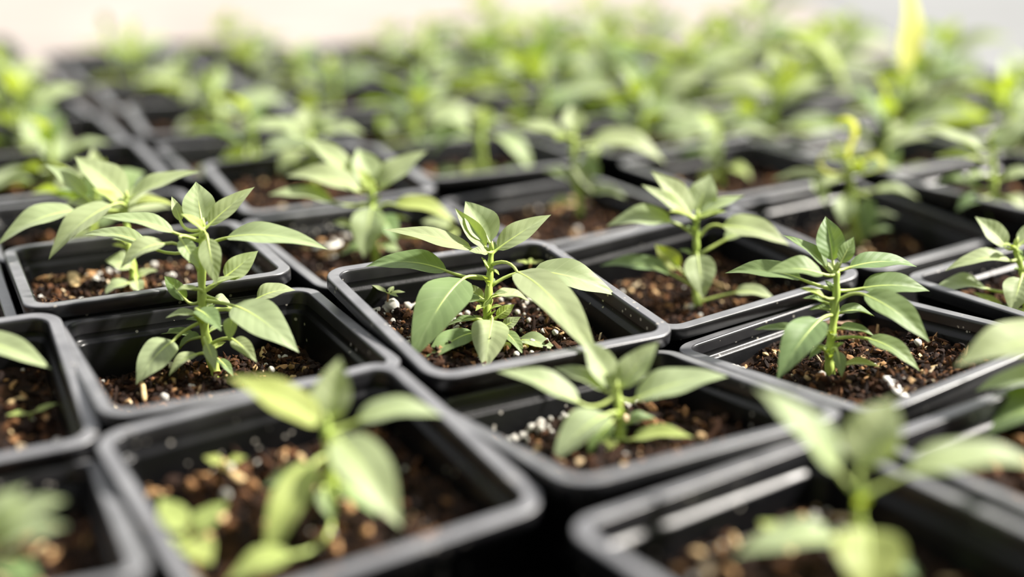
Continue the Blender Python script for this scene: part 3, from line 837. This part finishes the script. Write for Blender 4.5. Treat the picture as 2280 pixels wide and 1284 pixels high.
plant('Q', 'soft-focus seedling between the central pot and the viewer', (1380, 985),
  [(1380, 940, 0), (1376, 890, 0), (1372, 868, 0)], [
  (880, (1290, 896, -.04), (1106, 826, -.06), 80, dict(arch=.08, roll=-.1)),
  (876, (1346, 868, .02), (1232, 820, .06), 66, dict(arch=.08)),
  (868, (1362, 862, .03), (1296, 752, .06), 84, dict(arch=.05, roll=-.1)),
  (868, (1382, 862, .0), (1466, 762, .03), 78, dict(arch=.05, roll=.2)),
  (885, (1414, 890, .0), (1622, 838, .04), 96, dict(arch=.08, roll=.15)),
  (920, (1352, 922, -.05), (1230, 1032, -.16), 100, dict(arch=.10)),
  (975, (1410, 978, -.04), (1545, 974, -.07), 60, dict(arch=.1, kind='y')),
  (930, (1360, 940, -.06), (1310, 1016, -.12), 56, dict(arch=.1, kind='d')),
  (930, (1400, 940, .04), (1460, 930, .08), 46, dict(kind='d')),
  (980, (1370, 980, -.03), (1340, 1010, -.06), 40, dict(kind='y')),
  ])

plant('B', 'blurred bright green seedling in the large front pot', (738, 1150),
  [(738, 1080, 0), (732, 1000, 0), (726, 945, 0)], [
  (950, (712, 948, .0), (506, 838, .02), 110, dict(arch=.06, roll=-.1, kind='y')),
  (945, (733, 938, .04), (757, 796, .10), 104, dict(arch=.03)),
  (965, (795, 938, .02), (988, 928, .06), 86, dict(arch=.14, roll=-.1)),
  (985, (752, 976, -.08), (892, 1174, -.22), 132, dict(arch=.08, roll=-.1)),
  (1010, (700, 1030, -.05), (588, 1270, -.24), 92, dict(arch=.12, roll=.1, kind='y')),
  (1060, (700, 1062, .0), (584, 1086, .0), 76, dict(arch=.1, kind='d')),
  (1100, (760, 1080, -.03), (840, 1150, -.06), 60, dict(kind='d')),
  (1130, (650, 1236, -.25), (500, 1300, -.32), 84, dict(arch=.08, kind='y')),
  (1090, (720, 1090, -.04), (740, 1160, -.08), 50, dict(kind='d')),
  ], r0=.022, r1=.013)

plant('C', 'most blurred seedling, nearest at the bottom right', (1918, 1300),
  [(1915, 1230, 0), (1913, 1150, 0), (1915, 1090, 0)], [
  (1098, (1866, 1050, .0), (1682, 860, .04), 120, dict(arch=.06)),
  (1092, (1916, 1040, .02), (1992, 884, .08), 150, dict(arch=.04)),
  (1110, (2020, 1056, .0), (2330, 1044, .05), 120, dict(arch=.12)),
  (1180, (1928, 1180, -.06), (1938, 1345, -.18), 170, dict(arch=.06, kind='y')),
  (1210, (1868, 1200, -.04), (1632, 1240, -.08), 104, dict(arch=.1)),
  (1230, (1960, 1240, .02), (2060, 1300, .02), 80, dict(kind='d')),
  ])

plant('A', 'blurred seedling leaf cluster in the bottom left corner', (-40, 1330),
  [(-36, 1270, 0), (-34, 1210, 0)], [
  (1220, (-10, 1200, .0), (148, 1112, .03), 110, dict(arch=.1)),
  (1240, (-8, 1230, -.04), (150, 1170, -.06), 90, dict(arch=.1)),
  (1215, (-40, 1190, .0), (60, 1080, .05), 90, dict(arch=.06)),
  (1250, (-10, 1260, -.06), (90, 1300, -.12), 80, dict(arch=.1, kind='d')),
  (1220, (-60, 1200, .0), (-220, 1150, .0), 100, dict(arch=.1)),
  ])

plant('D', 'seedling at the left edge reaching one pointed leaf into view', (-150, 900),
  [(-150, 840, 0), (-146, 780, 0)], [
  (800, (-60, 756, .0), (116, 822, -.03), 78, dict(arch=.08, roll=.2)),
  (790, (-150, 770, .0), (-180, 640, .05), 80, dict(arch=.05)),
  (800, (-180, 780, .0), (-330, 760, .0), 80, dict(arch=.1)),
  (840, (-120, 850, -.05), (-30, 940, -.12), 70, dict(arch=.1)),
  ])

plant('Y', 'blurred seedling at the right edge, large pale leaf over the pot rim', (2440, 985),
  [(2430, 920, 0), (2420, 840, 0), (2415, 790, 0)], [
  (800, (2360, 762, -.03), (2126, 816, -.10), 140, dict(arch=.10, roll=.1)),
  (870, (2370, 900, .02), (2140, 985, .02), 130, dict(arch=.1, kind='d')),
  (800, (2410, 780, .05), (2370, 640, .12), 110, dict(arch=.05)),
  (830, (2360, 850, .05), (2170, 872, .10), 90, dict(arch=.1)),
  (840, (2460, 830, .0), (2640, 860, .0), 110, dict(arch=.1)),
  ])

plant('N', 'blurred seedling with a long pale leaf, second pot behind the central one', (700, 412),
  [(698, 370, 0), (692, 320, 0), (690, 300, 0)], [
  (305, (662, 300, -.02), (542, 294, -.06), 84, dict(arch=.12)),
  (305, (716, 302, .0), (814, 298, .02), 74, dict(arch=.10)),
  (300, (690, 298, .04), (682, 236, .10), 76, dict(arch=.05)),
  (302, (700, 298, .05), (752, 250, .12), 60, dict(arch=.06)),
  (302, (680, 298, .04), (630, 262, .10), 56, dict(arch=.06)),
  (340, (668, 338, -.04), (622, 388, -.10), 60, dict(arch=.10)),
  (350, (716, 344, -.04), (770, 372, -.10), 54, dict(arch=.10, kind='d')),
  (370, (680, 372, .0), (620, 380, .0), 44, dict(arch=.1, kind='y')),
  ], r0=.022, r1=.014)
plant('d0', 'blurred thick-stemmed seedling with arching drooping leaves, behind the central pot', (1072, 408),
  [(1072, 360, 0), (1070, 310, 0), (1074, 276, 0)], [
  (285, (1044, 286, .0), (956, 258, .02), 64, dict(arch=.08)),
  (278, (1076, 276, .03), (1078, 236, .07), 54, dict(arch=.05, kind='y')),
  (285, (1100, 302, -.02), (1182, 402, -.06), 60, dict(arch=.22)),
  (290, (1050, 302, -.02), (962, 346, -.03), 54, dict(arch=.20, kind='d')),
  (340, (1072, 362, -.06), (1066, 424, -.12), 84, dict(arch=.06, kind='y')),
  (360, (1110, 388, .0), (1190, 412, .0), 50, dict(arch=.12, kind='d')),
  (360, (1030, 386, .0), (960, 396, .0), 50, dict(arch=.12, kind='d')),
  (280, (1082, 280, .02), (1130, 270, .06), 44, dict(arch=.08)),
  ], r0=.030, r1=.018)
plant('e0', 'blurred seedling left of the curled-tip one, small bright top leaves', (1604, 418),
  [(1602, 370, 0), (1598, 320, 0), (1598, 288, 0)], [
  (295, (1578, 302, .0), (1496, 332, .0), 54, dict(arch=.12)),
  (295, (1622, 298, .0), (1734, 304, .0), 60, dict(arch=.10)),
  (300, (1592, 314, -.05), (1578, 366, -.10), 60, dict(arch=.06)),
  (290, (1604, 286, .03), (1644, 238, .08), 50, dict(arch=.05)),
  (290, (1590, 286, .03), (1556, 248, .08), 50, dict(arch=.05, kind='y')),
  (350, (1572, 344, .0), (1506, 352, .0), 46, dict(arch=.12, kind='d')),
  (370, (1622, 372, -.02), (1672, 400, -.05), 50, dict(arch=.12, kind='y')),
  (380, (1590, 384, -.03), (1560, 412, -.06), 44, dict(arch=.1, kind='y')),
  ], r0=.022, r1=.014)
plant('f0', 'blurred many-leaved seedling at the right edge, long pale leaf pointing left', (2220, 500),
  [(2216, 450, 0), (2212, 400, 0), (2210, 345, 0)], [
  (345, (2186, 336, .0), (2036, 288, .02), 66, dict(arch=.06)),
  (352, (2184, 356, -.03), (2082, 348, -.06), 50, dict(arch=.06, kind='y')),
  (345, (2222, 334, .0), (2296, 262, .04), 72, dict(arch=.05)),
  (345, (2212, 338, .03), (2226, 284, .08), 44, dict(arch=.05, kind='y')),
  (420, (2180, 418, .0), (2078, 408, .0), 54, dict(arch=.12, kind='d')),
  (400, (2240, 396, .0), (2310, 392, .0), 54, dict(arch=.12)),
  (430, (2190, 440, -.04), (2130, 470, -.08), 54, dict(arch=.12, kind='d')),
  (440, (2240, 440, -.04), (2290, 480, -.08), 54, dict(arch=.12)),
  (390, (2196, 392, -.03), (2150, 400, -.06), 40, dict(arch=.1)),
  (460, (2216, 452, -.06), (2210, 500, -.10), 44, dict(arch=.1, kind='d')),
  ], r0=.024, r1=.014)

# the curled tip leaves: narrow strips rolled into hooks
def curl_leaf(pl, org, pts, width, kind):
    n = len(pts); V, UV, Fc = [], [], []
    for i, p in enumerate(pts):
        tg = (pts[min(i + 1, n - 1)] - pts[max(i - 1, 0)]).normalized()
        w = tg.cross(Vector((0.25, 1, 0.1))).normalized()
        w = (w * 0.45 + Vector((0.2, 1, 0.1)).normalized() * 0.9); w = (w - tg * w.dot(tg)).normalized()
        nn = tg.cross(w)
        t = i / (n - 1); hw = width * 0.5 * (0.35 + 0.65 * math.sin(math.pi * min(1, t * 0.9 + .1)))
        for s in (-1, -.5, 0, .5, 1):
            V.append((p + w * s * hw + nn * hw * 0.5 * s * s - org) * U); UV.append((t, .5 + .5 * s))
    for i in range(n - 1):
        for j in range(4): q = i * 5 + j; Fc.append((q, q + 1, q + 6, q + 5))
    return mesh_obj('leaf', V, Fc, LM[kind], pl, UV)
def hook(pl_key, pxs, width, kind, dz=0):
    P = POTS[pl_key]
    pl = [o for o in bpy.data.objects if o.name.startswith('pepper_seedling') and o.get('label', '').startswith('seedling with curled')][0]
    g = pl.location / U; d0 = (g - CAM).dot(FWD)
    ctl = [at(x, y, d0 + dz - .01 * i) for i, (x, y) in enumerate(pxs)]
    out = []
    for i in range(len(ctl) - 1):
        p0 = ctl[max(i - 1, 0)]; p1 = ctl[i]; p2 = ctl[i + 1]; p3 = ctl[min(i + 2, len(ctl) - 1)]
        for s in range(4):
            t = s / 4
            out.append(0.5 * ((2 * p1) + (p2 - p0) * t + (2 * p0 - 5 * p1 + 4 * p2 - p3) * t * t + (3 * p1 - p0 - 3 * p2 + p3) * t ** 3))
    out.append(ctl[-1])
    curl_leaf(pl, g, out, width, kind)
hook('W', [(1890, 362), (1896, 330), (1908, 300), (1906, 272), (1888, 260), (1868, 264), (1864, 280)], .055, 'l')
hook('W', [(1888, 372), (1876, 350), (1868, 330), (1860, 318), (1850, 312)], .05, 'g')
hook('W', [(1884, 380), (1860, 384), (1838, 376), (1828, 360), (1836, 345)], .05, 'l')
hook('W', [(1896, 380), (1916, 384), (1924, 368), (1914, 352), (1896, 354)], .05, 'y')
hook('W', [(1898, 376), (1928, 362), (1946, 348), (1960, 356), (1962, 372), (1950, 376)], .05, 'l')

# ------------------------------------------------------------------ small sprouts
def sprout(px, py, key, h, spec, label, red=True, kind='g'):
    P = POTS[key]; g, d0 = soil_at_pixel(P, px, py)
    s = empty('sprout', g * U); tag(s, label, 'sprout')
    top = g + Vector((.004, 0, h))
    stem_obj(s, [g - Vector((0, 0, .02)), g + Vector((0, 0, h * .5)), top], .0045, .004, g, M_REDSTEM if red else M_STEM)
    for az, ln, w, el in spec:
        d = Vector((math.cos(az) * math.cos(el), math.sin(az) * math.cos(el), math.sin(el)))
        add_leaf(s, g, top, top + d * ln * .15, top + d * ln, w, arch=.05, fold=.2, kind=kind, pr=.003, nl=8)
sprout(832, 662, 'P', .075, [(0.1, .065, .03, .05), (2.8, .075, .03, .35), (1.2, .05, .028, .3), (-.6, .05, .022, -.1)], 'tiny four-leaved sprout among white beads left of the central seedling')
sprout(1124, 575, 'P', .10, [(0.1, .06, .03, .1), (3.0, .06, .03, .1), (1.5, .04, .025, .3)], 'tiny sprout by the back wall behind the central seedling', kind='y')
sprout(415, 1230, 'B', .06, [(2.3, .16, .10, .45), (.7, .15, .10, .45), (-.9, .15, .11, -.1), (4.2, .10, .07, .1)], 'blurred yellow-green weed in the large front pot', False, 'y')
sprout(500, 1070, 'B', .03, [(.2, .07, .05, .2), (2.9, .07, .05, .2)], 'small pale weed on brown soil near the back of the large front pot', False, 'y')
sprout(1740, 1235, 'C', .04, [(.3, .08, .06, .2), (2.6, .08, .06, .3), (4.5, .06, .05, .1)], 'small blurred weed beside the nearest seedling', False, 'y')
sprout(2170, 690, 'X', .03, [(.3, .06, .04, .2), (2.6, .06, .04, .3), (4.5, .06, .04, .1)], 'little yellow-green weed at the foot of the right-edge seedling', False, 'y')
sprout(70, 940, 'D', .03, [(.5, .09, .035, .2), (3.6, .08, .035, .1)], 'small yellow weed on the soil at the left edge', False, 'y')

# ------------------------------------------------------------------ bits lying on the soil
def strip(name, key, a, b, w, label, cat, m, lift=.02, flat=True):
    P = POTS[key]
    p0, _ = soil_at_pixel(P, *a); p1, _ = soil_at_pixel(P, *b)
    p0 = p0 + Vector((0, 0, lift)); p1 = p1 + Vector((0, 0, lift))
    o = p0.lerp(p1, .5)
    ax = (p1 - p0); L = ax.length; ax /= L
    sd = ax.cross(Vector((0, 0, 1))).normalized(); up = sd.cross(ax)
    V, Fc = [], []
    n = 9
    for i in range(n):
        t = i / (n - 1); c = p0 + ax * L * t + up * 0.006 * math.sin(t * 7)
        hw = w * (0.55 + 0.45 * math.sin(math.pi * min(1, .12 + t * .8))) * (0.25 if i in (0, n - 1) else 1)
        th = hw * (0.35 if flat else .9)
        for s, q in ((-1, 0), (-.6, .8), (.6, 1), (1, .1), (.5, -.9), (-.5, -.8)):
            V.append((c + sd * s * hw + up * q * th - o) * U)
    for i in range(n - 1):
        for k in range(6):
            x = i * 6 + k; y = i * 6 + (k + 1) % 6; Fc.append((x, y, y + 6, x + 6))
    Fc.append(tuple(range(6))[::-1]); Fc.append(tuple((n - 1) * 6 + k for k in range(6)))
    ob = mesh_obj(name, V, Fc, m, None); ob.location = o * U
    tag(ob, label, cat)
strip('bark_sliver', 'R', (1745, 724), (1840, 708), .022, 'grey-brown bark sliver lying at the back of the clumpy soil', 'bark', M_BARK, .035)
strip('seed_husk', 'R', (1968, 862), (2022, 894), .022, 'white pointed husk on the clumpy soil near the front rim', 'husk', M_FLAKE, .02)
strip('twig', 'E', (318, 862), (323, 900), .010, 'short tan straw stub standing in dark soil under the left hanging leaf', 'twig', M_TWIG, .02, False)
strip('wood_chip', 'L', (150, 600), (170, 650), .024, 'pale wood chip on the soil of the overlapping-rim pot', 'wood chip', M_TWIG, .02)
strip('wood_chip', 'M', (700, 570), (760, 548), .03, 'pale chip on the soil behind the central pot', 'wood chip', M_FLAKE, .02)
strip('wood_chip', 'Y', (2212, 905), (2262, 930), .026, 'blurred tan chip on the soil at the right edge', 'wood chip', M_TWIG, .02)
strip('wood_chip', 'T', (1185, 440), (1245, 440), .03, 'blurred pale chip on brown soil two pots behind the central one', 'wood chip', M_TWIG, .02)

def bead_thing(key, px, py, r, label):
    P = POTS[key]; g, d = soil_at_pixel(P, px, py)
    o = link('perlite_bead', bead_mesh(hash_key(label) % 5)); o.location = (g + Vector((0, 0, r * .6))) * U; o.scale = (r * U,) * 3
    tag(o, label, 'perlite bead', 'large perlite beads')
bead_thing('P', 845, 664, .030, 'largest round white bead beside the tiny sprout in the central pot')
bead_thing('R', 1718, 724, .020, 'single white bead by the back rim left of the bark sliver')
bead_thing('R', 1796, 714, .019, 'white bead touching the bark sliver')
bead_thing('R', 1578, 803, .021, 'pinkish-white bead at the left corner of the clumpy soil')
bead_thing('R', 1606, 806, .018, 'white bead next to the pinkish one at the left corner of the clumpy soil')
bead_thing('R', 1648, 812, .013, 'small white bead near the left rim of the clumpy soil')

# ------------------------------------------------------------------ far seedlings from shared leaf shapes
VAR = []
def leaf_variant(i):
    rs = random.Random(50 + i)
    d = [0.35, 0.1, -0.25, -0.6, 0.6, -0.05][i % 6]
    T = Vector((1, 0, d * .3))
    V, Fc, UV, cen, NR = leaf_data(Vector((.18, 0, .04)), T, .38 + .07 * (i % 3), [.05, .12, .16, .18, .03, .14][i % 6], rs.uniform(-.2, .2), .32, 9, 2, 0, .08, i)
    line = bez(Vector((0, 0, 0)), Vector((.1, 0, .03)), Vector((.18, 0, .04)), 4) + [cen[k] - NR[k] * .006 for k in range(1, 9)]
    tv, tf = tube_data(line, [.022] * 5 + [.018 * (1 - k / 9) + .002 for k in range(1, 9)], 5)
    off = len(V)
    me = bpy.data.meshes.new('leaf')
    me.from_pydata([tuple(v * U) for v in V] + [tuple(v * U) for v in tv], [], Fc + [tuple(q + off for q in f) for f in tf])
    l = me.uv_layers.new(name='UVMap'); uv = UV + [(0.5, .5)] * len(tv)
    for k, lp in enumerate(me.loops): l.data[k].uv = uv[lp.vertex_index]
    me.polygons.foreach_set('use_smooth', [True] * len(me.polygons))
    return me
for mk in 'gdy':
    for i in range(6):
        me = leaf_variant(i); me.materials.append(LM[mk]); VAR.append(me)
def var(mk, i): return VAR['gdy'.index(mk) * 6 + i]

def far_plant(key, label, scale=1.0, seed=0, hgt=.42, group='blurred pepper seedlings in the background', dense=0):
    rs = random.Random(seed); P = POTS[key]
    g = soil_point(P, rs.uniform(-.08, .08), rs.uniform(-.08, .08))
    pl = empty('pepper_seedling', g * U); tag(pl, label, 'plant', group)
    h = hgt * .82 * scale; lean = Vector((rs.uniform(-.06, .06), rs.uniform(-.06, .06), 0))
    pts = [g - Vector((0, 0, .02)), g + lean * .3 + Vector((0, 0, h * .4)), g + lean + Vector((0, 0, h))]
    out = stem_obj(pl, pts, .024 * scale, .014, g)
    n = 9 + dense + rs.randrange(4)
    az = rs.uniform(0, 6)
    for i in range(n):
        t = i / (n - 1)
        tt = 0.18 + 0.82 * t
        p = out[min(len(out) - 1, int(tt * (len(out) - 1)))]
        az += 2.4 + rs.uniform(-.3, .3)
        ln = (0.22 + 0.25 * math.sin(math.pi * min(1, .15 + t * .9))) * scale * rs.uniform(.85, 1.15)
        if t > .85: ln *= .9
        el = -0.45 + 1.35 * t ** 1.3 + rs.uniform(-.15, .15)
        vi = (3 if t < .3 else (2 if t < .5 else (1 if t < .7 else (0 if t < .9 else 4))))
        mk = 'y' if (t > .9 and rs.random() < .5) else ('d' if rs.random() < .3 else 'g')
        o = link('leaf', var(mk, vi if rs.random() < .75 else 5), pl)
        o.location = (p - g) * U; o.rotation_euler = (rs.uniform(-.25, .25), -el, az); o.scale = (ln, ln * rs.uniform(.9, 1.15), ln)
    return pl

for i, (key, od, txt, k) in enumerate(FAR):
    P = POTS[key]
    if key in ('d0', 'e0', 'f0'): continue
    big = (1.2 if P.x > -.6 and P.y > 8 else (1.0 if P.x > -.4 else .96)) + random.uniform(-.1, .12)
    far_plant(key, 'blurred pepper seedling, %s back in the %s' % (od, txt), big, 100 + i, .42, dense=3 if P.x > -1 and P.y > 8 else 0)

# special leaves of far seedlings: a tall yellow upright leaf and a yellow arching one
def extra_leaf(label_part, b, t, w, **op):
    pl = [o for o in bpy.data.objects if o.get('label', '') == label_part][0]
    g = pl.location / U; d0 = (g - CAM).dot(FWD)
    stem = [o for o in pl.children if o.name.startswith('stem')][0]
    top = max((v.co for v in stem.data.vertices), key=lambda c: c.z) / U + g
    add_leaf(pl, g, top, at(b[0], b[1], d0 + b[2]), at(t[0], t[1], d0 + t[2]), w / (F_PX / d0), **op)
    return pl
p1 = extra_leaf('blurred pepper seedling, second back in the diagonal file right of the curled-tip seedling', (2008, 165, 0), (2018, -70, .0), 100, arch=.04, kind='l', fold=.3, roll=.8)
p1['label'] = 'blurred seedling with one tall upright yellow leaf, upper right'
p2 = extra_leaf('blurred pepper seedling, third back in the diagonal file right of the curled-tip seedling', (1752, 80, 0), (1882, 215, 0), 60, arch=.2, kind='y', fold=.3)
p2['label'] = 'blurred seedling with a yellow-green leaf arching down to the right'
